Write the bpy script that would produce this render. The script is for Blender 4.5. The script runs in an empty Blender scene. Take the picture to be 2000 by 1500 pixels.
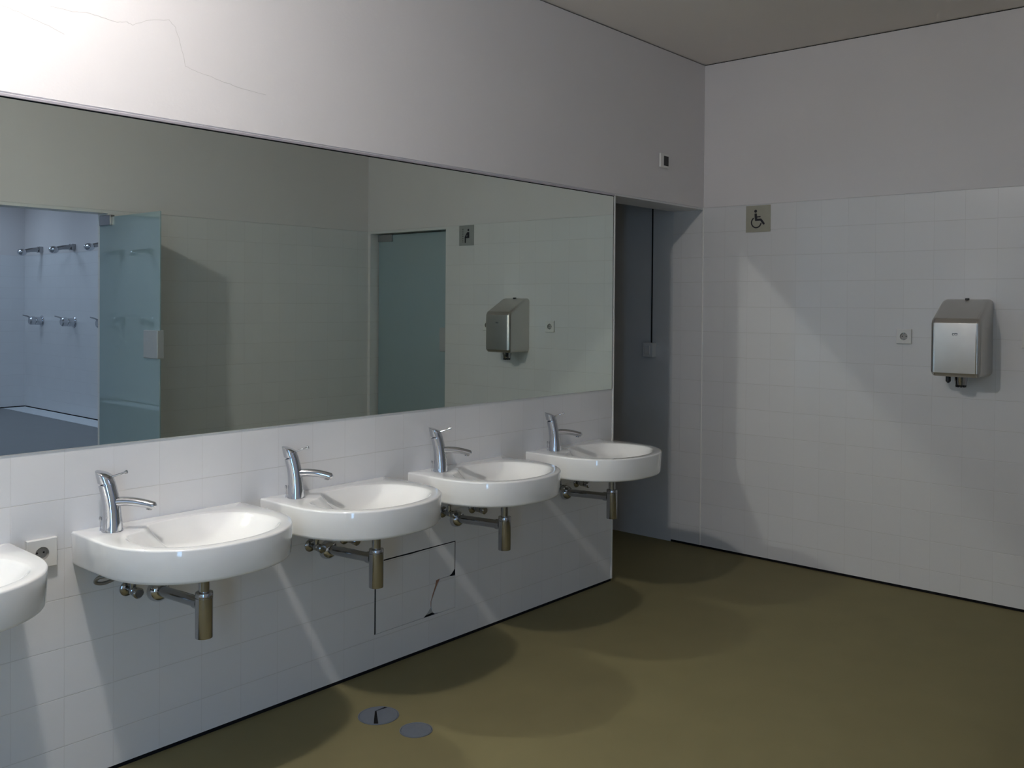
import bpy, bmesh, math, random
from mathutils import Vector, Matrix
random.seed(7)
PI = math.pi
scn = bpy.context.scene
COL = scn.collection

# ------------------------------------------------------------------ materials
def principled(name, col, rough=.5, metal=0., spec=.5, coat=0., noise=0., nscale=8., bump=0., bscale=200., emit=None, estr=0.):
    m = bpy.data.materials.new(name); m.use_nodes = True
    nt = m.node_tree; b = nt.nodes['Principled BSDF']
    b.inputs['Base Color'].default_value = (*col, 1)
    b.inputs['Roughness'].default_value = rough
    b.inputs['Metallic'].default_value = metal
    b.inputs['Specular IOR Level'].default_value = spec
    b.inputs['Coat Weight'].default_value = coat
    b.inputs['Coat Roughness'].default_value = .015
    if emit:
        b.inputs['Emission Color'].default_value = (*emit, 1)
        b.inputs['Emission Strength'].default_value = estr
    geo = nt.nodes.new('ShaderNodeNewGeometry')
    if noise:
        n = nt.nodes.new('ShaderNodeTexNoise'); n.inputs['Scale'].default_value = nscale; n.inputs['Detail'].default_value = 5
        nt.links.new(geo.outputs['Position'], n.inputs['Vector'])
        mx = nt.nodes.new('ShaderNodeMix'); mx.data_type = 'RGBA'
        mx.inputs['A'].default_value = (*[c * (1 - noise) for c in col], 1)
        mx.inputs['B'].default_value = (*[min(1, c * (1 + noise)) for c in col], 1)
        nt.links.new(n.outputs['Fac'], mx.inputs['Factor'])
        nt.links.new(mx.outputs['Result'], b.inputs['Base Color'])
    if bump:
        n2 = nt.nodes.new('ShaderNodeTexNoise'); n2.inputs['Scale'].default_value = bscale
        nt.links.new(geo.outputs['Position'], n2.inputs['Vector'])
        bp = nt.nodes.new('ShaderNodeBump'); bp.inputs['Strength'].default_value = bump; bp.inputs['Distance'].default_value = .002
        nt.links.new(n2.outputs['Fac'], bp.inputs['Height'])
        nt.links.new(bp.outputs['Normal'], b.inputs['Normal'])
    return m

def tile_material(name, axis, u0, v0, col=(.74, .735, .735), pitch=.15, w=.0085, grout=.82):
    """glazed square tiles: joints cut at u0+k*pitch (axis 0 = X, 1 = Y) and v0+k*pitch (Z)"""
    m = bpy.data.materials.new(name); m.use_nodes = True
    nt = m.node_tree; N = nt.nodes; L = nt.links; b = N['Principled BSDF']
    geo = N.new('ShaderNodeNewGeometry'); sep = N.new('ShaderNodeSeparateXYZ'); L.new(geo.outputs['Position'], sep.inputs[0])
    def math_(op, a, bb):
        n = N.new('ShaderNodeMath'); n.operation = op
        for i, v in enumerate((a, bb)):
            if v is None: continue
            if isinstance(v, (int, float)): n.inputs[i].default_value = v
            else: L.new(v, n.inputs[i])
        return n.outputs[0]
    def joint(src, off):
        t = math_('DIVIDE', math_('SUBTRACT', src, off), pitch)
        t = math_('FRACT', math_('ADD', t, 100.5), None)
        d = math_('ABSOLUTE', math_('SUBTRACT', t, .5), None)
        mr = N.new('ShaderNodeMapRange'); mr.inputs['From Min'].default_value = w * .35; mr.inputs['From Max'].default_value = w * 1.2
        mr.inputs['To Min'].default_value = 1; mr.inputs['To Max'].default_value = 0
        L.new(d, mr.inputs['Value']); return mr.outputs['Result'], t
    ju, tu = joint(sep.outputs[axis], u0); jv, tv = joint(sep.outputs[2], v0)
    j = math_('MAXIMUM', math_('MULTIPLY', ju, .45), jv)
    # each tile a touch different
    cu = math_('FLOOR', math_('ADD', math_('DIVIDE', math_('SUBTRACT', sep.outputs[axis], u0), pitch), 100), None)
    cv = math_('FLOOR', math_('ADD', math_('DIVIDE', math_('SUBTRACT', sep.outputs[2], v0), pitch), 100), None)
    cmb = N.new('ShaderNodeCombineXYZ'); L.new(cu, cmb.inputs[0]); L.new(cv, cmb.inputs[1])
    wn = N.new('ShaderNodeTexWhiteNoise'); L.new(cmb.outputs[0], wn.inputs['Vector'])
    hs = N.new('ShaderNodeMix'); hs.data_type = 'RGBA'
    hs.inputs['A'].default_value = (*[c * .975 for c in col], 1); hs.inputs['B'].default_value = (*col, 1)
    L.new(wn.outputs['Value'], hs.inputs['Factor'])
    mx = N.new('ShaderNodeMix'); mx.data_type = 'RGBA'
    L.new(j, mx.inputs['Factor']); L.new(hs.outputs['Result'], mx.inputs['A'])
    mx.inputs['B'].default_value = (col[0] * grout, col[1] * grout * .985, col[2] * grout * .95, 1)
    L.new(mx.outputs['Result'], b.inputs['Base Color'])
    b.inputs['Roughness'].default_value = .3; b.inputs['Specular IOR Level'].default_value = .35
    inv = math_('SUBTRACT', 1., j)
    bp = N.new('ShaderNodeBump'); bp.inputs['Strength'].default_value = .35; bp.inputs['Distance'].default_value = .002
    L.new(inv, bp.inputs['Height']); L.new(bp.outputs['Normal'], b.inputs['Normal'])
    return m

def frosted(name, col):
    m = bpy.data.materials.new(name); m.use_nodes = True
    nt = m.node_tree; N = nt.nodes; L = nt.links
    b = N['Principled BSDF']; out = N['Material Output']
    b.inputs['Base Color'].default_value = (*col, 1); b.inputs['Roughness'].default_value = .6
    b.inputs['Specular IOR Level'].default_value = .2
    t = N.new('ShaderNodeBsdfTranslucent'); t.inputs['Color'].default_value = (*[c ** .5 for c in col], 1)
    g = N.new('ShaderNodeNewGeometry'); no = N.new('ShaderNodeTexNoise'); no.inputs['Scale'].default_value = 350
    L.new(g.outputs['Position'], no.inputs['Vector'])
    mr = N.new('ShaderNodeMapRange'); mr.inputs['To Min'].default_value = .42; mr.inputs['To Max'].default_value = .58
    L.new(no.outputs['Fac'], mr.inputs['Value'])
    mx = N.new('ShaderNodeMixShader'); L.new(mr.outputs['Result'], mx.inputs[0])
    L.new(b.outputs[0], mx.inputs[1]); L.new(t.outputs[0], mx.inputs[2])
    gl = N.new('ShaderNodeBsdfGlossy'); gl.inputs['Roughness'].default_value = .0; gl.inputs['Color'].default_value = (.95, 1, 1, 1)
    fr = N.new('ShaderNodeFresnel'); fr.inputs['IOR'].default_value = 2.8
    m2 = N.new('ShaderNodeMixShader'); L.new(fr.outputs[0], m2.inputs[0]); L.new(mx.outputs[0], m2.inputs[1]); L.new(gl.outputs[0], m2.inputs[2])
    L.new(m2.outputs[0], out.inputs['Surface'])
    return m

ZT = 2.0707
MT = {
 'tile_back': tile_material('glazed tiles mirror wall', 0, -1.8067, .8784),
 'tile_right': tile_material('glazed tiles end wall', 1, -.1478, ZT),
 'tile_front': tile_material('glazed tiles front wall', 0, -2.06, ZT),
 'tile_shower_y': tile_material('glazed tiles shower long walls', 1, -.1, ZT + .03, col=(.76, .765, .78)),
 'tile_shower_x': tile_material('glazed tiles shower back wall', 0, -.1, ZT + .03, col=(.76, .765, .78)),
 'plaster': principled('painted plaster', (.735, .707, .705), .75, spec=.2, noise=.02, nscale=3, bump=.15, bscale=90),
 'ceiling': principled('ceiling paint', (.80, .745, .70), .85, spec=.1, noise=.02, nscale=2, bump=.1, bscale=60),
 'floor': principled('olive brown vinyl floor', (.226, .196, .100), .62, spec=.15, noise=.08, nscale=5, bump=.1, bscale=300),
 'floor_shower': principled('grey shower floor', (.27, .28, .29), .5, spec=.3, noise=.05, nscale=5),
 'dark_gap': principled('dark recess', (.012, .012, .014), .9, spec=.1, noise=.2),  # near-black colour puts the shade into gaps and recesses; conduit shares it
 'grey_wall': principled('grey corridor paint', (.66, .67, .68), .7, spec=.2, noise=.04, nscale=6),
 'ceramic': principled('white sanitary ceramic', (.87, .87, .86), .12, spec=.5, coat=1., noise=.006, nscale=2),
 'chrome': principled('polished chrome', (.60, .61, .64), .06, 1, noise=.01),
 'satin': principled('brushed steel', (.60, .58, .55), .32, 1, noise=.05, nscale=12, bump=.05, bscale=400),
 'satin_dark': principled('dull steel drain cover', (.165, .185, .225), .5, .2, noise=.10, nscale=40),
 'chrome_dull': principled('dull chrome fitting', (.40, .40, .41), .14, 1, noise=.05),
 'mirror': principled('silvered mirror glass', (.80, .865, .80), 0., 1, noise=.004, nscale=1),
 'alu': principled('anodised profile', (.56, .53, .58), .4, .5, noise=.02),
 'white_trim': principled('white plastic edging', (.83, .82, .79), .4, noise=.01),
 'white_plastic': principled('white switch plastic', (.75, .74, .71), .35, noise=.01),
 'black': principled('black plastic', (.008, .008, .009), .4, noise=.1),
 'ink': principled('black sign ink', (.012, .012, .018), .6, noise=.1),
 'sign': principled('dull brass sign plate', (.40, .385, .31), .45, .25, noise=.05, nscale=30),
 'grey_sign': principled('grey sign plate', (.36, .37, .36), .5, .2, noise=.05, nscale=30),
 'frosted': frosted('frosted teal glass', (.50, .69, .76)),
 'box_plate': principled('matt silver lock plate', (.55, .56, .58), .4, .6, noise=.03),
 'brick': principled('bare clay behind tiles', (.30, .155, .10), .9, noise=.4, nscale=60, bump=.6, bscale=120),
 'broken': principled('pale chipped tile body', (.42, .42, .41), .8, noise=.25, nscale=90),
 'channel': principled('white wet channel', (.80, .84, .88), .3, noise=.02),
 'hose': principled('braided steel hose', (.30, .29, .28), .35, .8, noise=.35, nscale=400),
 'hole': principled('socket hole', (.02, .02, .02), .8, noise=.1),
 'well': principled('socket well', (.38, .37, .35), .5, noise=.03),
 'crack': principled('hairline crack', (.50, .48, .46), .9, noise=.1),
 'badge': principled('dark badge print', (.06, .065, .08), .5, noise=.1),
 'lamp': principled('lit lamp lens', (.9, .9, .9), .5, emit=(1, .97, .945), estr=2150., noise=.001),
 'fill_light': principled('glowing sheet for cool fill', (.8, .85, .9), .4, emit=(.30, .60, 1), estr=22., noise=.001),  # emissive sheet of the invented tall window, cool fill
 'fill_light_dim': principled('glowing sheet for weak fill', (.8, .85, .9), .4, emit=(.55, .75, 1), estr=1.0, noise=.001),  # weaker glow of the invented window in the left wall
 'fill_cool': principled('glowing cool fill panel', (.9, .9, .9), .5, emit=(.60, .72, 1), estr=15., noise=.001),  # glow of the panels added over the shower room
}

# ------------------------------------------------------------------ mesh helpers
def mesh_obj(name, verts, faces, mat, parent=None, smooth=False, angle=35, loc=None):
    me = bpy.data.meshes.new(name)
    me.from_pydata([tuple(v) for v in verts], [], faces)
    bm = bmesh.new(); bm.from_mesh(me)
    bmesh.ops.remove_doubles(bm, verts=bm.verts, dist=1e-6)
    bmesh.ops.recalc_face_normals(bm, faces=bm.faces)
    bm.to_mesh(me); bm.free()
    if smooth:
        for p in me.polygons: p.use_smooth = True
        me.set_sharp_from_angle(angle=math.radians(angle))
    me.materials.append(mat)
    o = bpy.data.objects.new(name, me); COL.objects.link(o)
    if parent: o.parent = parent
    if loc: o.location = loc
    return o

class MB:
    def __init__(self): self.v = []; self.f = []
    def add(self, v, f):
        n = len(self.v); self.v += [Vector(p) for p in v]; self.f += [[i + n for i in q] for q in f]; return self
    def box(self, a, b, bev=0, seg=2):
        bm = bmesh.new(); bmesh.ops.create_cube(bm, size=1)
        for v in bm.verts: v.co = Vector([a[i] + (v.co[i] + .5) * (b[i] - a[i]) for i in range(3)])
        if bev: bmesh.ops.bevel(bm, geom=bm.edges[:], offset=bev, segments=seg, profile=.5, affect='EDGES')
        bm.verts.index_update()
        self.add([v.co.copy() for v in bm.verts], [[v.index for v in f.verts] for f in bm.faces]); bm.free(); return self
    def lathe(self, prof, org=(0, 0, 0), axis='Z', n=32, cap=True):
        """prof: list of (radius, height)"""
        v = []; f = []
        for r, h in prof:
            for k in range(n):
                a = 2 * PI * k / n; c, s = r * math.cos(a), r * math.sin(a)
                p = {'Z': (c, s, h), 'X': (h, c, s), 'Y': (c, h, s)}[axis]
                v.append(Vector(p) + Vector(org))
        for i in range(len(prof) - 1):
            for k in range(n):
                k2 = (k + 1) % n; f.append([i * n + k, i * n + k2, (i + 1) * n + k2, (i + 1) * n + k])
        if cap:
            f.append(list(range(n))[::-1]); f.append([(len(prof) - 1) * n + k for k in range(n)])
        return self.add(v, f)
    def tube(self, pts, rad, n=16, cap=True):
        pts = [Vector(p) for p in pts]
        if not hasattr(rad, '__len__'): rad = [rad] * len(pts)
        t0 = (pts[1] - pts[0]).normalized(); up = Vector((0, 0, 1)) if abs(t0.z) < .9 else Vector((1, 0, 0))
        v = []; f = []
        nrm = (up - up.dot(t0) * t0).normalized()
        for i, p in enumerate(pts):
            t = (pts[min(i + 1, len(pts) - 1)] - pts[max(i - 1, 0)]).normalized()
            nrm = (nrm - nrm.dot(t) * t).normalized(); bi = t.cross(nrm)
            r = rad[i]; r = r if hasattr(r, '__len__') else (r, r)
            for k in range(n):
                a = 2 * PI * k / n; v.append(p + nrm * (r[0] * math.cos(a)) + bi * (r[1] * math.sin(a)))
        for i in range(len(pts) - 1):
            for k in range(n):
                k2 = (k + 1) % n; f.append([i * n + k, i * n + k2, (i + 1) * n + k2, (i + 1) * n + k])
        if cap:
            f.append(list(range(n))[::-1]); f.append([(len(pts) - 1) * n + k for k in range(n)])
        return self.add(v, f)
    def ball(self, c, r, n=16, sc=(1, 1, 1)):
        v = []; f = []; m = n // 2
        for i in range(m + 1):
            th = PI * i / m
            for k in range(n):
                a = 2 * PI * k / n
                v.append((c[0] + sc[0] * r * math.sin(th) * math.cos(a), c[1] + sc[1] * r * math.sin(th) * math.sin(a), c[2] + sc[2] * r * math.cos(th)))
        for i in range(m):
            for k in range(n):
                k2 = (k + 1) % n; f.append([i * n + k, i * n + k2, (i + 1) * n + k2, (i + 1) * n + k])
        return self.add(v, f)
    def prism(self, poly, fn, d0, d1):
        """poly in (u,v); fn(u,v,d) -> point"""
        n = len(poly)
        v = [fn(u, w, d0) for u, w in poly] + [fn(u, w, d1) for u, w in poly]
        f = [list(range(n))[::-1], list(range(n, 2 * n))] + [[k, (k + 1) % n, n + (k + 1) % n, n + k] for k in range(n)]
        return self.add(v, f)
    def build(self, name, mat, parent=None, smooth=False, angle=35):
        return mesh_obj(name, self.v, self.f, mat, parent, smooth, angle)

def crom(pts, n, closed=True):
    """Catmull-Rom through 2-D/3-D points"""
    P = [Vector(p) for p in pts]; out = []; m = len(P); segs = m if closed else m - 1
    for i in range(segs):
        g = lambda k: P[k % m] if closed else P[max(0, min(m - 1, k))]
        a, b, c, d = g(i - 1), g(i), g(i + 1), g(i + 2)
        for k in range(n):
            t = k / n
            out.append(.5 * ((2 * b) + (c - a) * t + (2 * a - 5 * b + 4 * c - d) * t * t + (3 * b - a - 3 * c + d) * t ** 3))
    if not closed: out.append(P[-1])
    return out

def tag(o, label, cat, group=None):
    o['label'] = label; o['category'] = cat
    if group: o['group'] = group
    return o
def thing(name, label, cat, loc=(0, 0, 0), group=None):
    o = bpy.data.objects.new(name, None); COL.objects.link(o); o.location = loc; o.empty_display_size = .05
    return tag(o, label, cat, group)
def struct(o):
    o['kind'] = 'structure'; return o
def dup(root, loc, label, scale=1.):
    r = root.copy(); COL.objects.link(r); r.location = loc; r['label'] = label; r.scale = (scale,) * 3
    for ch in list(root.children):
        c = ch.copy(); COL.objects.link(c); c.parent = r
        for g in list(ch.children):
            d = g.copy(); COL.objects.link(d); d.parent = c
    return r

def slab(name, axis, p0, p1, u0, u1, z0, z1, mat, holes=(), parent=None):
    """wall slab: axis 'Y' = wall facing along Y spanning X (u); axis 'X' spans Y (u). holes: (ua,ub,za,zb)"""
    us = sorted({u0, u1, *[h[0] for h in holes], *[h[1] for h in holes]}); us = [u for u in us if u0 <= u <= u1]
    zs = sorted({z0, z1, *[h[2] for h in holes], *[h[3] for h in holes]}); zs = [z for z in zs if z0 <= z <= z1]
    solid = {}
    for i in range(len(us) - 1):
        for j in range(len(zs) - 1):
            uc, zc = (us[i] + us[i + 1]) / 2, (zs[j] + zs[j + 1]) / 2
            solid[i, j] = not any(h[0] < uc < h[1] and h[2] < zc < h[3] for h in holes)
    P = (lambda u, z, d: (u, d, z)) if axis == 'Y' else (lambda u, z, d: (d, u, z))
    v = []; f = []
    def quad(*q): n = len(v); v.extend(q); f.append([n, n + 1, n + 2, n + 3])
    for (i, j), s in solid.items():
        if not s: continue
        a, b, c, d = us[i], us[i + 1], zs[j], zs[j + 1]
        for dd in (p0, p1): quad(P(a, c, dd), P(b, c, dd), P(b, d, dd), P(a, d, dd))
        for (di, dj, e) in ((-1, 0, ((a, c), (a, d))), (1, 0, ((b, c), (b, d))), (0, -1, ((a, c), (b, c))), (0, 1, ((a, d), (b, d)))):
            if not solid.get((i + di, j + dj), False):
                (ua, za), (ub, zb) = e
                quad(P(ua, za, p0), P(ub, zb, p0), P(ub, zb, p1), P(ua, za, p1))
    return mesh_obj(name, v, f, mat, parent)

# ------------------------------------------------------------------ setting
H = 2.9375; W = 3.174; XE = -.924; XL = -7.2; TH = .21; ZD = 2.06
YS0, YS1 = -W - .14, -10.85        # shower room depth
XSR, XSL = .22, -5.87            # shower room side walls
G = .014                         # shadow gap above the floor

o = MB().box((XL - .2, YS0 + .1, -.1), (.2, 3.2, 0)).build('floor', MT['floor']); struct(o)
o = MB().box((XSL - .2, YS1 - .2, -.1), (XSR + .2, YS0 + .1, 0)).build('floor_shower', MT['floor_shower']); struct(o)
o = MB().box((XL - .2, YS1 - .2, H), (.6, 3.2, H + .1)).build('ceiling', MT['ceiling']); struct(o)

HX0, HX1, HZ0, HZ1 = -2.555, -2.100, .145, .439          # access hatch
door_hole = (XE, 0.0, -1, ZD)
wb = slab('wall_back', 'Y', 0, TH, XL, 0.0, G, ZT, MT['tile_back'], [(XE, 0.0, -1, ZD), (HX0, HX1, HZ0, HZ1)]); struct(wb)
slab('upper_plaster', 'Y', -.004, TH, XL, 0.0, ZT, H - .006, MT['plaster'], parent=wb)
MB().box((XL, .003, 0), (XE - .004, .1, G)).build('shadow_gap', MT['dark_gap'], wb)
# hairline cracks in the plaster
cr = MB()
for line in ([(-3.99, 2.325), (-3.935, 2.315), (-3.887, 2.304), (-3.819, 2.289), (-3.76, 2.27)],
             [(-3.80, 2.345), (-3.737, 2.343), (-3.684, 2.351), (-3.64, 2.346), (-3.601, 2.343), (-3.57, 2.350), (-3.55, 2.347), (-3.497, 2.374), (-3.431, 2.39), (-3.409, 2.374), (-3.393, 2.325), (-3.374, 2.253), (-3.33, 2.244), (-3.264, 2.233), (-3.196, 2.221), (-3.068, 2.213)]):
    pts = []
    for i in range(len(line) - 1):
        for k in range(4):
            t = k / 4; pts.append((line[i][0] * (1 - t) + line[i + 1][0] * t + random.uniform(-.002, .002), line[i][1] * (1 - t) + line[i + 1][1] * t + random.uniform(-.002, .002)))
    pts.append(line[-1])
    for i in range(len(pts) - 1):
        (x0, z0), (x1, z1) = pts[i], pts[i + 1]; dx, dz = x1 - x0, z1 - z0; l = math.hypot(dx, dz) or 1
        nx, nz = -dz / l * .0005, dx / l * .0005
        cr.prism([(x0 + nx, z0 + nz), (x1 + nx, z1 + nz), (x1 - nx, z1 - nz), (x0 - nx, z0 - nz)], lambda u, w, d: (u, d, w), -.0045, -.0035)
cr.build('hairline_crack', MT['crack'], wb)
# cavity behind the hatch
MB().box((HX0 - .02, .02, HZ0 - .02), (HX1 + .02, .04, HZ1 + .02)).build('cavity_back', MT['brick'], wb)

DY0, DY1 = -3.144, -2.25
wr = slab('wall_right', 'X', 0, .2, YS0 + .1, TH, G, ZT, MT['tile_right'], [(DY0, DY1, -1, 2.05)]); struct(wr)
slab('upper_plaster', 'X', -.004, .2, YS0 + .1, TH, ZT, H - .006, MT['plaster'], parent=wr)
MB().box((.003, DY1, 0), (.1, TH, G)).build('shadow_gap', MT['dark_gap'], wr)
wc = slab('wall_corridor', 'X', .004, .2, TH, 3.0, 0, H, MT['grey_wall']); struct(wc)
struct(MB().box((-2.4, 3.0, 0), (.2, 3.2, H)).build('wall_corridor_end', MT['grey_wall']))
struct(MB().box((-2.6, TH, 0), (-2.4, 3.2, H)).build('wall_corridor_left', MT['grey_wall']))

SX0, SX1 = -3.06, -2.168
WZ1 = 2.25
wf = slab('wall_front', 'Y', YS0, -W, XL, 0.0, G, ZT, MT['tile_front'], [(SX0, SX1, -1, 2.05), (-6.35, -5.75, .3, ZT + .2)]); struct(wf)
slab('upper_plaster', 'Y', YS0, -W + .004, XL, 0.0, ZT, H - .006, MT['plaster'], [(-6.35, -5.75, ZT - .1, WZ1)], parent=wf)
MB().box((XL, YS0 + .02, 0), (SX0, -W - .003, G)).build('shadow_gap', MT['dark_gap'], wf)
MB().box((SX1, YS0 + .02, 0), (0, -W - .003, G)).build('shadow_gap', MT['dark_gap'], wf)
struct(slab('wall_left', 'X', XL - .2, XL, YS0, TH, 0, H, MT['plaster'], [(-2.7, -.9, 1.0, WZ1)]))
# frosted daylight windows, added for cool fill light in the unseen end of the room
w1 = struct(MB().box((-6.35, YS0 + .04, .3), (-5.75, YS0 + .10, .34)).box((-6.35, YS0 + .04, WZ1 - .04), (-5.75, YS0 + .10, WZ1)).box((-6.35, YS0 + .04, .34), (-6.31, YS0 + .10, WZ1 - .04)).box((-5.79, YS0 + .04, .34), (-5.75, YS0 + .10, WZ1 - .04)).build('added_window_1', MT['white_trim']))
MB().box((-6.31, YS0 + .06, .34), (-5.79, YS0 + .075, WZ1 - .04)).build('pane', MT['fill_light'], w1)
w2 = struct(MB().box((XL - .12, -2.7, 1.0), (XL - .06, -.9, 1.04)).box((XL - .12, -2.7, WZ1 - .04), (XL - .06, -.9, WZ1)).box((XL - .12, -2.7, 1.04), (XL - .06, -2.66, WZ1 - .04)).box((XL - .12, -.94, 1.04), (XL - .06, -.9, WZ1 - .04)).build('added_window_2', MT['white_trim']))
MB().box((XL - .10, -2.66, 1.04), (XL - .085, -.94, WZ1 - .04)).build('pane', MT['fill_light_dim'], w2)
# dark strips painting in the shade where the walls meet the ceiling
struct(MB().box((XL, .004, H - .008), (0, .02, H)).build('ceiling_shade_1', MT['dark_gap']))
struct(MB().box((.004, -W, H - .008), (.02, 0, H)).build('ceiling_shade_2', MT['dark_gap']))
# white edging beside the door opening and in the corner
struct(MB().box((XE - .011, -.0045, G), (XE, .012, ZD + .006), .002).build('trim_3', MT['white_trim']))
struct(MB().tube([(-.001, .0, G), (-.001, .0, ZT)], .0045, 12).build('trim_4', MT['white_trim'], smooth=True))

# shower room
w = slab('wall_shower_right', 'X', XSR, XSR + .2, YS1 - .2, YS0, G, ZT + .03, MT['tile_shower_y']); struct(w)
slab('upper_plaster', 'X', XSR - .003, XSR + .2, YS1 - .2, YS0, ZT + .03, H, MT['plaster'], parent=w)
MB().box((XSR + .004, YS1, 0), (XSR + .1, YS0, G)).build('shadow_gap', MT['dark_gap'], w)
w = slab('wall_shower_left', 'X', XSL - .2, XSL, YS1 - .2, YS0, G, ZT + .03, MT['tile_shower_y']); struct(w)
slab('upper_plaster', 'X', XSL - .2, XSL + .003, YS1 - .2, YS0, ZT + .03, H, MT['plaster'], parent=w)
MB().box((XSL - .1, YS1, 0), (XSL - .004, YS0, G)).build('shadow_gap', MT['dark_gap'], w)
w = slab('wall_shower_back', 'Y', YS1 - .2, YS1, XSL, XSR, G, ZT + .03, MT['tile_shower_x']); struct(w)
slab('upper_plaster', 'Y', YS1 - .2, YS1 + .003, XSL, XSR, ZT + .03, H, MT['plaster'], parent=w)
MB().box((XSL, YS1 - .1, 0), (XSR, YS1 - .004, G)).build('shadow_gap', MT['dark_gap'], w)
for x0, x1, lb in ((-.075, XSR - .02, 'white wet floor channel under the shower heads, along the shower wall'),
                   (XSL + .02, XSL + .3, 'white floor channel along the opposite shower wall, reflected in the open glass door')):
    tag(MB().box((x0, YS1 + .05, 0), (x1, YS0 - .05, .006), .002).build('shower_channel', MT['channel']), lb, 'shower drain', 'shower floor channels')

# ------------------------------------------------------------------ glass doors
GX = -2.179
d1 = struct(MB().box((GX - .005, -3.256, .012), (GX + .005, -2.460, 2.022), .002).build('door_1', MT['frosted']))
MB().box((GX - .022, -3.228, 1.966), (GX + .010, -3.075, 2.034), .004).build('hinge', MT['chrome_dull'], d1)
MB().box((GX - .022, -3.228, .004), (GX + .010, -3.075, .06), .004).build('hinge', MT['chrome_dull'], d1)
lk = MB().box((GX - .022, -2.630, 1.13), (GX + .022, -2.456, 1.301), .004).build('lock_plate', MT['box_plate'], d1)
d2 = struct(MB().box((.08, DY0 + .012, .012), (.092, DY1 - .012, 2.043), .002).build('door_2', MT['frosted']))
MB().box((.062, DY0 + .02, 1.985), (.11, DY0 + .19, 2.046), .004).build('hinge', MT['chrome_dull'], d2)
MB().box((.062, DY0 + .02, .004), (.11, DY0 + .19, .06), .004).build('hinge', MT['chrome_dull'], d2)
MB().box((.062, DY1 - .13, 1.105), (.106, DY1 - .014, 1.29), .004).build('lock_plate', MT['box_plate'], d2)

# ------------------------------------------------------------------ mirror
MZ0, MZ1 = 1.0306, 2.052
mr = thing('wall_mirror', 'long frameless wall mirror above the row of washbasins', 'mirror', (-4, 0, MZ0))
def loc_to(o, p): o.location = -Vector(p)
a = MB().box((-6.6, -.0045, MZ0), (-.945, -.0005, MZ1)).build('mirror_glass', MT['mirror'], mr); loc_to(a, (-4, 0, MZ0))
a = MB().box((-6.6, -.009, MZ1 + .004), (-.938, -.0005, MZ1 + .012), .001).build('top_trim', MT['alu'], mr); loc_to(a, (-4, 0, MZ0))
a = MB().box((-6.6, -.002, MZ1), (-.938, -.0005, MZ1 + .004)).build('edge_gap', MT['dark_gap'], mr); loc_to(a, (-4, 0, MZ0))
a = MB().box((-.945, -.002, MZ0), (-.938, -.0005, MZ1)).build('edge_gap', MT['dark_gap'], mr); loc_to(a, (-4, 0, MZ0))

# ------------------------------------------------------------------ washbasins
def ray_poly(poly, c, a):
    """distance from c along angle a to a polygon"""
    d = Vector((math.cos(a), math.sin(a))); best = None
    for i in range(len(poly)):
        p, q = poly[i], poly[(i + 1) % len(poly)]; e = q - p; den = d.x * e.y - d.y * e.x
        if abs(den) < 1e-12: continue
        r = p - c; t = (r.x * e.y - r.y * e.x) / den; s = (r.x * d.y - r.y * d.x) / den
        if t > 0 and -1e-4 <= s <= 1 + 1e-4 and (best is None or t > best): best = t
    return best
def basin_outline():
    hw, ys, yf = .292, -.185, -.484
    P = [(-hw, -.001)]
    P += [(-hw, -.001 + (ys + .001) * k / 6) for k in range(1, 6)]
    for k in range(49):
        t = PI * k / 48; c, s = math.cos(t), math.sin(t); e = 2 / 2.25
        P.append((-hw * math.copysign(abs(c) ** e, c), ys + (yf - ys) * s ** e))
    P += [(hw, ys + (-.001 - ys) * k / 6) for k in range(1, 6)]
    P.append((hw, -.001))
    return [Vector(p) for p in P]
BOWL = [(.03, -.072), (.10, -.082), (.16, -.112), (.205, -.165), (.224, -.225), (.226, -.29), (.205, -.35), (.145, -.405), (.06, -.437), (-.03, -.442), (-.11, -.425),
        (-.175, -.385), (-.212, -.325), (-.225, -.26), (-.215, -.200), (-.185, -.162), (-.145, -.145), (-.112, -.118), (-.092, -.09), (-.04, -.074)]
DRAIN = Vector((0., -.285))
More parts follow.
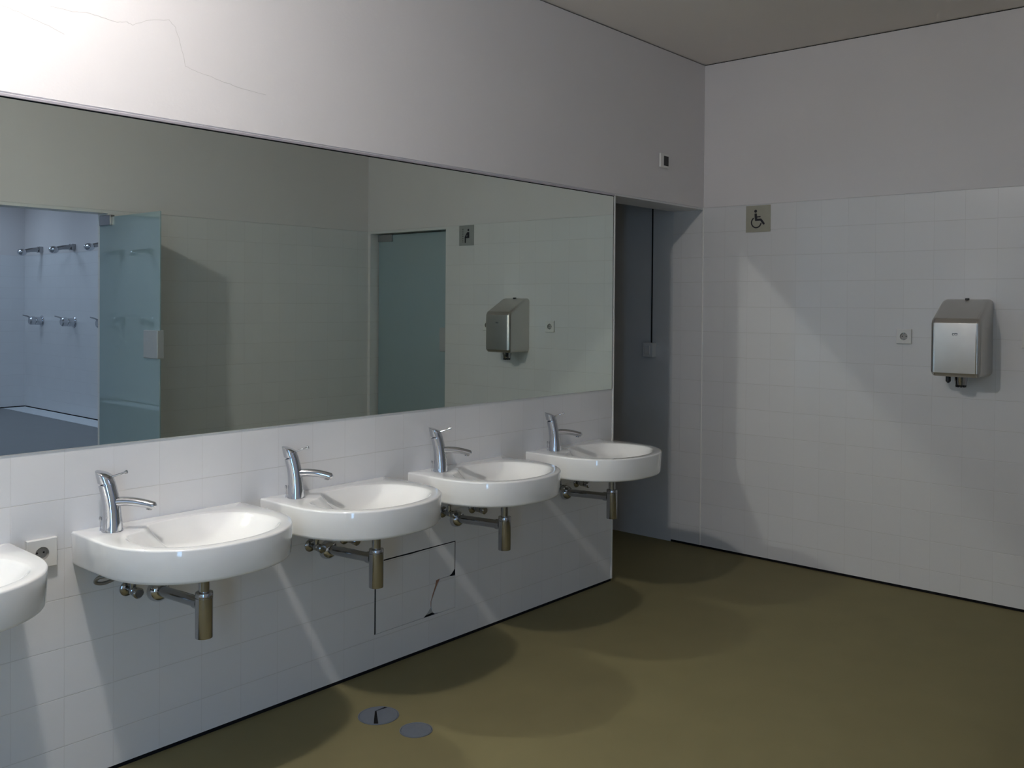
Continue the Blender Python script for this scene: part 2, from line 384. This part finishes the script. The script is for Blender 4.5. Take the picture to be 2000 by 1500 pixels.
def make_basin():
    out = basin_outline(); inn = [Vector(p[:2]) for p in crom([(*p, 0) for p in BOWL], 8)]
    c = DRAIN; angs = [2 * PI * k / 144 for k in range(144)]
    for p in (out[0], out[-1]): angs.append(math.atan2(p.y - c.y, p.x - c.x) % (2 * PI))
    angs = sorted(set(angs)); n = len(angs)
    # squares off the two wall corners
    ro = [ray_poly(out, c, a) for a in angs]; ri = [ray_poly(inn, c, a) for a in angs]
    D = [Vector((math.cos(a), math.sin(a))) for a in angs]
    zt, zb = 0., -.102
    rings = []
    def ring(fn, z): rings.append([(*(c + D[k] * fn(k)), z(k) if callable(z) else z) for k in range(n)])
    def oring(inset, z):
        row = []
        for k in range(n):
            p = c + D[k] * ro[k]
            if p.y > -.0016: row.append((p.x * (1 - inset / hw0), -.001, z))      # stays flush with the wall
            else: q = c + D[k] * (ro[k] - inset); row.append((q.x, q.y, z))
        rings.append(row)
    hw0 = .292
    ring(lambda k: .03, zb + .004)
    oring(.05, zb + .002)
    oring(.016, zb)
    for t in (0, .33, .66, 1):
        a = t * PI / 2; oring(.004 + .010 * (1 - math.sin(a)), zb + .011 * (1 - math.cos(a)))
    for t in (0, .33, .66, 1):
        a = t * PI / 2; oring(.0065 * (1 - math.cos(a)), zt - .0065 * (1 - math.sin(a)))
    ring(lambda k: ro[k] * .45 + ri[k] * .55, zt)
    for t in (.15, .4, .7, 1):
        ring(lambda k: ri[k] + .010 * (1 - t), zt - .0045 * t * t)
    for t in (.975, .95, .91, .86, .8, .72, .62, .5, .38, .26, .15, .07):
        ring(lambda k: ri[k] * t, zt - .0045 - .078 * (1 - t ** 3.4) - .006 * (1 - t))
    v = [p for r in rings for p in r]; f = []
    for i in range(len(rings) - 1):
        for k in range(n):
            k2 = (k + 1) % n; f.append([i * n + k, i * n + k2, (i + 1) * n + k2, (i + 1) * n + k])
    f.append(list(range(n))); f.append([(len(rings) - 1) * n + k for k in range(n)])
    root = thing('wash_basin', '', 'washbasin', (0, 0, 0), 'washbasins along the mirror wall')
    mesh_obj('bowl', v, f, MT['ceramic'], root, True, 50)
    MB().lathe([(.0, -.0815), (.022, -.0815), (.026, -.083), (.026, -.0885)], (c.x, c.y, -.0008), n=24, cap=False).build('drain_plug', MT['chrome'], root, True)
    return root
BX = [-4.20, -3.445, -2.79, -2.09, -1.335]
BS = [1, 1, 1, 1, 1.035]
ZB = .776
b_lab = ['white washbasin cut off by the left edge of the photo, left of the wall socket',
         'white washbasin right of the wall socket, nearest of the complete ones',
         'white washbasin in the middle of the row, left above the cut access panel',
         'white washbasin second from the dark doorway, right above the cut access panel',
         'white washbasin at the far end of the row, overlapping the dark doorway']
basin = make_basin()
for i in range(5):
    if i == 0: basin.location = (BX[0], 0, ZB); basin['label'] = b_lab[0]
    else: dup(basin, (BX[i], 0, ZB), b_lab[i], BS[i])

# ------------------------------------------------------------------ taps
def make_tap():
    r = thing('basin_mixer_tap', '', 'tap', (0, 0, 0), 'mixer taps on the washbasins')
    d = Vector((1, -1, 0)).normalized(); P = lambda s, z: d * s + Vector((0, 0, z))
    body = [(-.004, 0, .0312), (-.004, .004, .0308), (-.004, .02, .0290), (-.005, .045, .0270), (-.007, .075, .0258), (-.0115, .105, .0251), (-.0175, .130, .0248), (-.0205, .142, .0247), (-.021, .1435, .0233)]
    pts = crom([(s, z, q) for s, z, q in body], 4, False)
    MB().tube([P(p.x, p.y) for p in pts], [p.z for p in pts], 28).build('body', MT['chrome'], r, True, 40)
    # cap with slanted top
    n = 28; v = []; f = []
    rows = [(-.0212, .1445, .0205, 0), (-.0215, .1458, .0222, 0), (-.0265, .163, .0226, .18), (-.0292, .1735, .0224, .36), (-.0295, .1755, .0208, .36)]
    side = Vector((-d.y, d.x, 0)) * -1
    for s, z, q, sl in rows:
        q *= 1.14
        for k in range(n):
            a = 2 * PI * k / n; ds = q * math.cos(a); v.append(P(s + ds, z - sl * ds) + side * (q * math.sin(a)))
    for i in range(len(rows) - 1):
        for k in range(n):
            k2 = (k + 1) % n; f.append([i * n + k, i * n + k2, (i + 1) * n + k2, (i + 1) * n + k])
    f.append(list(range(n))[::-1]); f.append([(len(rows) - 1) * n + k for k in range(n)])
    cap = mesh_obj('cap', v, f, MT['chrome'], r, True, 40)
    MB().tube([P(-.010, .163), P(.012, .1705), P(.030, .1765), P(.034, .1778), P(.039, .1795), P(.041, .180)], [.0033, .0033, .0035, .0058, .0058, .003], 12).build('lever', MT['chrome'], cap, True, 50)
    sp = crom([(.006, .088, 0), (.03, .0895, 0), (.06, .0878, 0), (.09, .0825, 0), (.112, .0768, 0), (.127, .0735, 0)], 5, False)
    rr = []
    for i, p in enumerate(sp):
        t = i / (len(sp) - 1); q = .0156 - .0026 * t
        if t > .86: q *= max(.16, 1 - ((t - .86) / .14) ** 2)
        rr.append((q * .92, q * 1.1))
    MB().tube([P(p.x, p.y) for p in sp], rr, 20).build('spout', MT['chrome'], r, True, 45)
    a, b = P(.107, .0765), P(.1045, .0635)
    MB().tube([a, b], .0085, 16).build('aerator', MT['chrome_dull'], r, True, 40)
    MB().tube([P(-.040, 0), P(-.040, .030), P(-.040, .034), P(-.040, .042), P(-.040, .044)], [.0022, .0022, .0042, .0042, .002], 12).build('drain_rod', MT['chrome'], r, True, 40)
    return r
tap = make_tap()
t_lab = ['chrome mixer tap on the washbasin cut off by the left edge', 'chrome mixer tap on the washbasin just right of the wall socket',
         'chrome mixer tap on the middle washbasin of the row', 'chrome mixer tap on the washbasin second from the doorway', 'chrome mixer tap on the last washbasin beside the doorway']
TX = [-4.40, -3.645, -2.983, -2.268, -1.510]
for i in range(5):
    loc = (TX[i], -.082, ZB + .0004)
    if i == 0: tap.location = loc; tap['label'] = t_lab[0]
    else: dup(tap, loc, t_lab[i])

# ------------------------------------------------------------------ bottle traps and angle valves
def make_trap():
    r = thing('bottle_trap', '', 'drain trap', (0, 0, 0), 'bottle traps under the washbasins')
    y = -.290
    MB().lathe([(.0255, .452), (.0262, .455), (.0262, .574)], (0, y, 0), n=28).build('bottle', MT['chrome_dull'], r, True)
    MB().lathe([(.0245, .574), (.0245, .576), (.0266, .577), (.0266, .589), (.0255, .591), (.017, .592)], (0, y, 0), n=28).build('collar', MT['chrome_dull'], r, True)
    MB().lathe([(.016, .588), (.016, .668), (.022, .670), (.022, .6735)], (0, y, 0), n=24).build('tailpiece', MT['chrome_dull'], r, True)
    MB().tube([(0, y + .02, .553), (0, -.004, .538)], .0175, 20).build('waste_arm', MT['chrome_dull'], r, True)
    MB().tube([(0, y + .020, .553), (0, y + .045, .5515)], .0212, 20).build('nut', MT['chrome_dull'], r, True)
    MB().lathe([(.036, -.001), (.036, -.008), (.034, -.018), (.028, -.028), (.0185, -.033)], (0, 0, .537), 'Y', 28).build('wall_flange', MT['chrome'], r, True)
    return r
trap = make_trap()
b_txt = ['the washbasin cut off at the left edge', 'the washbasin just right of the wall socket', 'the middle washbasin, before the access panel edge', 'the washbasin second from the doorway', 'the far washbasin beside the doorway']
for i in range(1, 5):
    loc = (BX[i] - (.02 if i == 1 else .012 if i == 3 else 0), 0, 0); lab = 'chrome bottle trap and waste pipe under ' + b_txt[i]
    if i == 1: trap.location = loc; trap['label'] = lab
    else: dup(trap, loc, lab)

def make_valve(hose):
    r = thing('angle_valve', '', 'valve', (0, 0, 0), 'angle valves under the washbasins')
    MB().lathe([(.024, -.0008), (.024, -.004), (.020, -.008), (.009, -.010), (.009, -.030)], (0, 0, 0), 'Y', 24).build('rosette', MT['chrome_dull'], r, True)
    MB().lathe([(.012, -.028), (.013, -.030), (.013, -.052), (.009, -.055), (.009, -.060), (.016, -.062), (.017, -.078), (.013, -.082)], (0, 0, 0), 'Y', 20).build('handle', MT['chrome_dull'], r, True)
    MB().tube([(0, -.041, .008), (0, -.041, .034)], .0095, 14).build('outlet', MT['chrome_dull'], r, True)
    pts = crom(hose, 8, False)
    MB().tube(pts, .0055, 10).build('flexible_hose', MT['hose'], r, True, 60)
    return r
hl = [(0, -.041, .03), (-.004, -.042, .05), (-.03, -.05, .068), (-.07, -.06, .062), (-.10, -.07, .072), (-.115, -.078, .090)]
hr = [(0, -.041, .03), (.004, -.042, .046), (.014, -.05, .06), (.03, -.062, .066), (.045, -.075, .078), (.05, -.08, .089)]
loop = [(0, -.041, .03), (-.004, -.042, .046), (-.03, -.055, .058), (-.06, -.062, .058), (-.10, -.058, .050), (-.125, -.058, .058), (-.118, -.070, .074), (-.085, -.088, .078), (-.06, -.085, .088), (-.078, -.085, .100)]
va = make_valve(loop); vb = make_valve(hl); vc = make_valve(hr)
va.location = (BX[1] - .120, 0, .565); va['label'] = 'dull angle valve with looped hose under the washbasin right of the wall socket'
vc.location = (BX[1] + .085, 0, .580); vc['label'] = 'dull angle valve right of the waste pipe, hidden under the washbasin near the wall socket'
vb.location = (BX[2] - .077, 0, .567); vb['label'] = 'dull angle valve left of the waste pipe under the middle washbasin'
dup(vc, (BX[2] + .083, 0, .564), 'dull angle valve right of the waste pipe under the middle washbasin')
dup(vb, (BX[3] - .090, 0, .578), 'dull angle valve left of the waste under the washbasin second from doorway')
dup(vc, (BX[3] + .092, 0, .566), 'dull angle valve right of the waste under the washbasin second from doorway')
dup(vb, (BX[4] - .090, 0, .580), 'dull angle valve left of the waste pipe under the far washbasin')
dup(vc, (BX[4] + .095, 0, .572), 'dull angle valve right of the waste pipe under the far washbasin')

# ------------------------------------------------------------------ access panel cut in the tiles
ap = thing('access_panel', 'cracked tiled access panel cut in the wall below the middle washbasins', 'access panel', ((HX0 + HX1) / 2, 0, HZ0))
apo = ((HX0 + HX1) / 2, 0, HZ0)
fn = lambda u, w_, d: (u, d, w_)
main = [(HX0 + .0072, HZ0 + .0015), (-2.286, HZ0 + .0015), (-2.262, HZ0 + .019), (-2.2465, .181), (-2.2475, .205), (-2.236, .236), (-2.221, .268), (-2.2165, .290), (-2.195, .2925), (-2.140, .2925), (-2.125, .297), (HX1 - .0050, .316), (HX1 - .0050, HZ1 - .0045), (-2.30, HZ1 - .0052), (-2.36, HZ1 - .0070), (-2.42, HZ1 - .0055), (HX0 + .0072, HZ1 - .0062)]
a = MB().prism(main, fn, 0, .012).build('tile_face', MT['tile_back'], ap); loc_to(a, apo)
piece = [(-2.224, HZ0 + .0045), (-2.2265, .150), (-2.237, .162), (-2.2405, .181), (-2.2405, .205), (-2.222, .240), (-2.203, .272), (-2.1905, .2905), (-2.135, .2905), (-2.122, .2875), (HX1 - .0008, .284), (HX1 - .0008, HZ0 + .0012), (-2.19, HZ0 + .0012)]
a = MB().prism(piece, fn, .0005, .012).build('broken_corner', MT['tile_back'], ap); loc_to(a, apo)
a = MB().prism([(-2.252, .180), (-2.238, .180), (-2.186, .2915), (-2.222, .2915)], fn, .004, .012).build('clay_backing', MT['brick'], ap); loc_to(a, apo)
a = MB().prism([(-2.281, HZ0 + .006), (-2.228, HZ0 + .010), (-2.236, .160), (-2.243, .176), (-2.262, .160)], fn, .004, .013).build('tile_chip', MT['broken'], ap); loc_to(a, apo)
a = MB().box((HX0, .0012, HZ1 - .009), (HX1, .013, HZ1)).build('edge_gap', MT['dark_gap'], ap); loc_to(a, apo)
a = MB().box((HX0, .0012, HZ0), (HX0 + .0072, .013, HZ1 - .009)).build('edge_gap', MT['dark_gap'], ap); loc_to(a, apo)
a = MB().box((HX1 - .026, .0012, .2885), (HX1, .013, HZ1 - .009)).build('edge_gap', MT['dark_gap'], ap); loc_to(a, apo)
a = MB().box((-2.29, .0012, HZ0), (-2.222, .0135, HZ0 + .0055)).build('edge_gap', MT['dark_gap'], ap); loc_to(a, apo)

# ------------------------------------------------------------------ sockets and switches
def socket(label, loc, face, size=.079, depth=.011):
    """face: 'X' looks to -X, 'Y' looks to -Y"""
    r = thing('power_socket', label, 'socket', loc, 'round-pin wall sockets')
    T = (lambda a, b, d: (-d, -a, b)) if face == 'X' else (lambda a, b, d: (a, -d, b))
    n = 40; h = size / 2; R = .0195; v = []; f = []
    def sq(k, s):
        a = 2 * PI * k / n; c, si = math.cos(a), math.sin(a); m = max(abs(c), abs(si)); return (s * c / m, s * si / m)
    rows = [lambda k: (*sq(k, h), .0006), lambda k: (*sq(k, h), depth - .002), lambda k: (*sq(k, h - .002), depth)]
    rows += [lambda k: (R * math.cos(2 * PI * k / n), R * math.sin(2 * PI * k / n), depth)]
    for fnr in rows:
        for k in range(n): v.append(T(*fnr(k)))
    for i in range(len(rows) - 1):
        for k in range(n): k2 = (k + 1) % n; f.append([i * n + k, i * n + k2, (i + 1) * n + k2, (i + 1) * n + k])
    mesh_obj('face_plate', v, f, MT['white_plastic'], r)
    v = []; f = []
    for q, d in ((R, depth), (R - .0008, .0018), (0.0005, .0018)):
        for k in range(n): v.append(T(q * math.cos(2 * PI * k / n), q * math.sin(2 * PI * k / n), d))
    for i in range(2):
        for k in range(n): k2 = (k + 1) % n; f.append([i * n + k, i * n + k2, (i + 1) * n + k2, (i + 1) * n + k])
    f.append([2 * n + k for k in range(n)])
    mesh_obj('socket_well', v, f, MT['well'], r)
    for s in (-1, 1):
        m = MB()
        for dd in (.0012, .0026): pass
        pts = [(s * .0095 + .0028 * math.cos(2 * PI * k / 12), .0028 * math.sin(2 * PI * k / 12)) for k in range(12)]
        m.prism(pts, lambda u, w_, d: T(u, w_, d), .0014, .0026).build('pin_hole', MT['hole'], r)
        MB().prism([(-.003, s * .0175 - .0025), (.003, s * .0175 - .0025), (.003, s * .0175 + .0025), (-.003, s * .0175 + .0025)], lambda u, w_, d: T(u, w_, d), .002, .0105).build('earth_clip', MT['chrome_dull'], r)
    return r
socket('square white socket on the mirror wall between two washbasins at the left', (-3.826, 0, .730), 'Y', .085, .016)
socket('square white socket on the end wall, left of the hand dryer', (0, -1.2055, 1.3245), 'X', .077)
socket('square white socket on the end wall at the right edge of the photo', (0, -1.803, 1.322), 'X', .077)
sn = thing('motion_sensor', 'small white wall sensor with black window above the dark doorway', 'sensor', (-.462, 0, 2.300))
MB().box((-.045, -.016, -.040), (.045, -.0045, .040), .003).build('housing', MT['white_plastic'], sn)
MB().box((-.012, -.018, -.028), (.035, -.0155, .027), .001).build('sensor_window', MT['black'], sn)
sw = thing('wall_switch', 'grey switch box with thin conduit on the corridor wall through the doorway', 'switch', (.004, .375, 1.195))
MB().box((-.045, -.045, -.045), (-.0005, .030, .045), .004).build('switch_box', MT['grey_wall'], sw)
MB().box((-.050, -.026, -.028), (-.0445, .012, .028), .003).build('rocker', MT['grey_wall'], sw)
MB().tube([(-.006, -.012, .045), (-.006, -.012, H - 1.195 - .002)], .0042, 12).build('conduit', MT['dark_gap'], sw, True)

# ------------------------------------------------------------------ signs
def arc(cx, cy, r, a0, a1, wd, n=28):
    o_ = [(cx + (r + wd / 2) * math.cos(a0 + (a1 - a0) * k / n), cy + (r + wd / 2) * math.sin(a0 + (a1 - a0) * k / n)) for k in range(n + 1)]
    i_ = [(cx + (r - wd / 2) * math.cos(a0 + (a1 - a0) * k / n), cy + (r - wd / 2) * math.sin(a0 + (a1 - a0) * k / n)) for k in range(n + 1)]
    return [[o_[k], o_[k + 1], i_[k + 1], i_[k]] for k in range(n)]
def circ(cx, cy, r, n=24): return [[(cx + r * math.cos(2 * PI * k / n), cy + r * math.sin(2 * PI * k / n)) for k in range(n)]]
def stroke(p, q, wd, rounded=True):
    dx, dy = q[0] - p[0], q[1] - p[1]; l = math.hypot(dx, dy); nx, ny = -dy / l * wd / 2, dx / l * wd / 2
    s = [[(p[0] + nx, p[1] + ny), (q[0] + nx, q[1] + ny), (q[0] - nx, q[1] - ny), (p[0] - nx, p[1] - ny)]]
    if rounded: s += circ(*q, wd / 2, 16) + circ(*p, wd / 2, 16)
    return s
def sign(name, label, y0, ztop, size, mat, shapes, part):
    """plate on the end wall; shapes in plate units u (to -Y), v (down), 0..1"""
    r = thing(name, label, 'sign', (0, y0 - size / 2, ztop - size / 2))
    h = size / 2
    MB().box((-.004, -h, -h), (-.0006, h, h), .0006).build('plate', mat, r)
    m = MB()
    for i, poly in enumerate(shapes):
        off = .00002 * (i % 7)
        m.prism([((u - .5) * size, (.5 - v_) * size) for u, v_ in poly], lambda a, b, d: (-d, -a, b), .0038, .0046 + off)
    m.build(part, MT['ink'], r)
    return r
U = lambda x, y: ((x - 360) / 875, (y - 402) / 935)
S = 1 / 905.
wh = circ(*U(708, 602), 52 * S)
wh += [[U(668, 690), U(690, 678), U(735, 678), U(752, 690), U(768, 850), U(762, 925), U(740, 945), U(705, 945), U(688, 925), U(676, 830)]]
wh += stroke(U(755, 805), U(870, 803), 40 * S) + stroke(U(725, 905), U(895, 903), 72 * S) + stroke(U(895, 905), U(1000, 1048), 74 * S)
cx, cy = U(735, 995)
wh += arc(cx, cy, 178 * S, math.radians(8), math.radians(236), 44 * S)
sign('accessible_sign', 'square brass sign with a black wheelchair symbol beside the doorway corner', -.287, 2.064, .155, MT['sign'], wh, 'pictogram')
V = lambda x, y: ((x - 400) / 725, (y - 262) / 990)
ur = circ(*V(863, 498), .058)
ur += [[V(800, 610), V(908, 592), V(912, 880), V(810, 895)]] + stroke(V(815, 635), V(715, 830), .075) + stroke(V(715, 850), V(860, 850), .085) + stroke(V(712, 860), V(712, 1085), .08)
for k in range(8): ur += circ(*V(590, 450 + 88 * k), .024, 10)
sign('urinal_sign', 'square grey urinal sign seen in the mirror, beside the closed frosted door', -1.950 - 0., 2.067, .152, MT['grey_sign'],
     [[(1 - u, v_) for u, v_ in poly] for poly in ur], 'pictogram')

# ------------------------------------------------------------------ hand dryer
DW, DD = .234, .212
hd = thing('hand_dryer', 'brushed steel hand dryer with sloped top on the end wall', 'hand dryer', (0, -1.5165, 1.14))
prof = [(-.001, 0.), (-DD + .02, 0.), (-DD, .018), (-DD, .262), (-DD + .014, .285), (-.04, .374), (-.014, .380), (-.001, .380)]
bm = bmesh.new()
va_ = [bm.verts.new((x, -DW / 2, z)) for x, z in prof]; vb_ = [bm.verts.new((x, DW / 2, z)) for x, z in prof]
n = len(prof); bm.faces.new(va_); bm.faces.new(vb_[::-1])
for k in range(n): bm.faces.new([va_[k], vb_[k], vb_[(k + 1) % n], va_[(k + 1) % n]])
bmesh.ops.recalc_face_normals(bm, faces=bm.faces)
side = [e for e in bm.edges if abs(e.verts[0].co.y - e.verts[1].co.y) < 1e-6 and (e.verts[0].co.x < -.002 or e.verts[1].co.x < -.002)]
bmesh.ops.bevel(bm, geom=side, offset=.024, segments=6, profile=.5, affect='EDGES', clamp_overlap=True)
hard = [e for e in bm.edges if len(e.link_faces) == 2 and e.calc_face_angle(0) > .3 and abs(e.verts[0].co.y - e.verts[1].co.y) > .1]
bmesh.ops.bevel(bm, geom=hard, offset=.007, segments=3, profile=.5, affect='EDGES', clamp_overlap=True)
bm.verts.index_update()
mesh_obj('housing', [v.co.copy() for v in bm.verts], [[v.index for v in f.verts] for f in bm.faces], MT['satin'], hd, True, 25); bm.free()
MB().box((-.034, -.010, .371), (-.014, .006, .385), .002).build('top_lock', MT['black'], hd)
noz = MB().lathe([(.034, 0.), (.033, -.012), (.029, -.030), (.027, -.046)], (-.105, 0, .002), n=24).build('nozzle', MT['chrome_dull'], hd, True)
nb = MB()
for k in range(9):
    a = 2 * PI * k / 9; nb.tube([(-.105 + .021 * math.cos(a), .021 * math.sin(a), -.042), (-.105 + .019 * math.cos(a), .019 * math.sin(a), -.055)], .0055, 8)
nb.lathe([(.022, -.043), (.021, -.050)], (-.105, 0, 0), n=20).build('nozzle_mouth', MT['black'], noz)
MB().tube([(-.155, .045, .001), (-.155, .045, -.026), (-.153, .045, -.032)], [.012, .012, .006], 14).build('sensor_eye', MT['black'], hd, True)
bg = MB(); FX = lambda u, w_, d: (-DD - d, -u, w_)
for poly in arc(-.008, .207, .0045, math.radians(60), math.radians(300), .0022, 12) + arc(.004, .207, .0055, math.radians(-60), math.radians(250), .0022, 14):
    bg.prism(poly, FX, -.0005, .0006)
bg.prism([(-.013, .2125), (.011, .2125), (.013, .2098), (-.013, .2098)], FX, -.0005, .0007)
bg.build('badge', MT['badge'], hd)

# ------------------------------------------------------------------ floor drains
def drain(label, x, y, r, split):
    t = thing('floor_drain_cover', label, 'drain cover', (x, y, 0), 'round floor drain covers')
    MB().lathe([(r, .0004), (r, .003), (r - .0035, .0036), (r - .004, .0024)], n=40, cap=False).build('rim', MT['satin_dark'], t, True, 30)
    q = r - .005
    if split:
        # plate parted by an L-shaped gap
        bend = Vector((.015, .033)); e0 = Vector((-.043, -.039)).normalized() * q; e1 = Vector((.060, .029)).normalized() * q
        a0 = math.atan2(e0.y, e0.x); a1 = math.atan2(e1.y, e1.x)
        g = .0022
        A = [(q * math.cos(a0 + (a1 - a0) * k / 30), q * math.sin(a0 + (a1 - a0) * k / 30)) for k in range(31)]
        A = [(x_ + g, y_ - g * .6) if math.hypot(x_ + g, y_ - g * .6) < q else (x_, y_) for x_, y_ in A[1:-1]] + [(bend.x + g, bend.y - g)]
        B = [(q * math.cos(a1 + (a0 + 2 * PI - a1) * k / 30), q * math.sin(a1 + (a0 + 2 * PI - a1) * k / 30)) for k in range(31)][1:-1] + [(bend.x - g, bend.y + g)]
        for P_ in (A, B): MB().prism(P_, lambda u, w_, d: (u, w_, d), .0006, .0032).build('cover_half', MT['satin_dark'], t)
    else:
        MB().lathe([(q, .0006), (q, .0030), (q - .002, .0036), (.0005, .0036)], n=40).build('cover', MT['satin_dark'], t, True, 30)
    MB().lathe([(r - .001, .0003), (r - .001, .0010)], n=32).build('drain_hole', MT['dark_gap'], t)
    return t
drain('larger round steel drain cover split by a bent crack, on the floor nearer the washbasins', -2.806, -.326, .073, True)
drain('smaller plain round steel drain cover on the floor, farther from the washbasins', -2.793, -.510, .057, False)

# ------------------------------------------------------------------ shower fittings
def shower_head(label, loc, s):
    r = thing('wall_shower', label, 'shower', loc, 'wall showers')
    r.scale = (1, 1, 1)
    MB().box((-.055 * s if s > 0 else 0.0005, -.045, -.04), (-.0005 if s > 0 else .055, .045, .04), .006).build('wall_mount', MT['chrome_dull'], r)
    MB().tube([(-s * .05, 0, 0), (-s * .15, 0, -.012), (-s * .225, 0, -.03)], [.032, .027, .025], 16).build('arm', MT['chrome_dull'], r, True)
    MB().ball((-s * .255, 0, -.045), .062, 20, (1, .9, .75)).build('spray_head', MT['chrome'], r, True)
    return r
def shower_mixer(label, loc, s):
    r = thing('shower_mixer', label, 'shower tap', loc, 'wall shower mixers')
    MB().lathe([(.072, -s * .0005), (.072, -s * .008), (.066, -s * .014), (.054, -s * .016), (.054, -s * .085), (.050, -s * .095)], (0, 0, 0), 'X', 28).build('body', MT['chrome'], r, True)
    MB().lathe([(.050, -s * .095), (.056, -s * .10), (.056, -s * .15), (.044, -s * .165)], (0, 0, .004), 'X', 24).build('cap', MT['chrome'], r, True)
    MB().tube([(-s * .145, 0, .04), (-s * .185, 0, .062), (-s * .245, 0, .078)], [.010, .009, .007], 12).build('lever', MT['chrome_dull'], r, True)
    return r
ord_ = ['farthest', 'middle', 'nearest']
for k, y in enumerate((-10.28, -9.28, -8.28)):
    shower_head(['chrome shower head leftmost in the mirror, over the farthest mixer', 'chrome shower head second from left in the mirror, through the shower doorway', 'chrome shower head half hidden behind the open glass door edge in the mirror'][k], (XSR, y, 2.165), 1)
    shower_mixer(['chrome shower mixer leftmost in the mirror, under the farthest shower head', 'chrome shower mixer second from left in the mirror, through the shower doorway', 'chrome shower mixer hidden by the open glass door except its lever tip'][k], (XSR, y, 1.205), 1)
for k, y in enumerate((-10.62, -9.78)):
    shower_head(['chrome shower head ghosted at the hinge side of the open glass door', 'chrome shower head ghosted in the middle of the open glass door'][k], (XSL, y, 2.2), -1)
    shower_mixer(['chrome shower mixer ghosted at the hinge side of the open glass door', 'chrome shower mixer ghosted in the middle of the open glass door'][k], (XSL, y, 1.2), -1)

# ------------------------------------------------------------------ lamps
LX, LY, LR = -4.23, -.83, .052
lp = thing('globe_ceiling_lamp', 'lit white globe lamp on the ceiling in front of the mirror', 'ceiling light', (LX, LY, H))
MB().lathe([(.062, -.0005), (.062, -.012), (.050, -.020), (.050, -.030)], n=40).build('base', MT['white_trim'], lp, True)
MB().ball((0, 0, -.0585), LR, 32, (1, 1, .55)).build('globe', MT['lamp'], lp, True, 80)
for x, mat, side in ((-1.05, 'fill_cool', 'right'), (-4.6, 'fill_cool', 'left')):  # unseen cool panels added to light the shower room and its doorway
    for y, where in ((-5.2, 'near the doorway'), (-8.0, 'in the middle'), (-10.1, 'at the far end')):
        l2 = thing('added_panel_light', 'added unseen cool fill panel in the shower room, %s, %s row' % (where, side), 'ceiling light', (x, y, H), 'added shower room fill lights')
        MB().box((-.63, -.33, -.035), (.63, .33, -.0005), .006).build('frame', MT['white_trim'], l2)
        MB().box((-.60, -.30, -.040), (.60, .30, -.034)).build('diffuser', MT[mat], l2)

# ------------------------------------------------------------------ camera
f_px, cx_, cy_ = 1800.5794, 1036.7646, 620.639
yaw, pitch, roll = .7085, -.014, .0081
fw = Vector((math.cos(pitch) * math.cos(yaw), math.cos(pitch) * math.sin(yaw), math.sin(pitch)))
r0 = Vector((math.sin(yaw), -math.cos(yaw), 0)); u0 = r0.cross(fw)
rr = r0 * math.cos(roll) + u0 * math.sin(roll); uu = -r0 * math.sin(roll) + u0 * math.cos(roll)
cam = bpy.data.cameras.new('camera'); co = bpy.data.objects.new('camera', cam); COL.objects.link(co)
co.matrix_world = Matrix(((rr.x, uu.x, -fw.x, -4.9468), (rr.y, uu.y, -fw.y, -2.8627), (rr.z, uu.z, -fw.z, 1.474), (0, 0, 0, 1)))
cam.sensor_width = 36; cam.lens = f_px / 2000 * 36; cam.clip_start = .02
cam.shift_x = -(cx_ - 1000) / 2000; cam.shift_y = (cy_ - 750) / 2000
scn.camera = co

# ------------------------------------------------------------------ world and view
wd = bpy.data.worlds.new('world'); scn.world = wd; wd.use_nodes = True
wd.node_tree.nodes['Background'].inputs['Color'].default_value = (.6, .7, .9, 1)
wd.node_tree.nodes['Background'].inputs['Strength'].default_value = 0.0
scn.view_settings.view_transform = 'Standard'
scn.view_settings.look = 'None'
scn.view_settings.gamma = 1
scn.view_settings.use_curve_mapping = False
scn.view_settings.exposure = -1.6
cy = scn.cycles
cy.use_denoising = True
cy.max_bounces = 10; cy.diffuse_bounces = 6; cy.glossy_bounces = 6; cy.transmission_bounces = 8
cy.caustics_reflective = True; cy.blur_glossy = 0.0
cy.sample_clamp_indirect = 1500; cy.sample_clamp_direct = 0
cy.use_guiding = True
cy.use_surface_guiding = True
cy.guiding_training_samples = 64
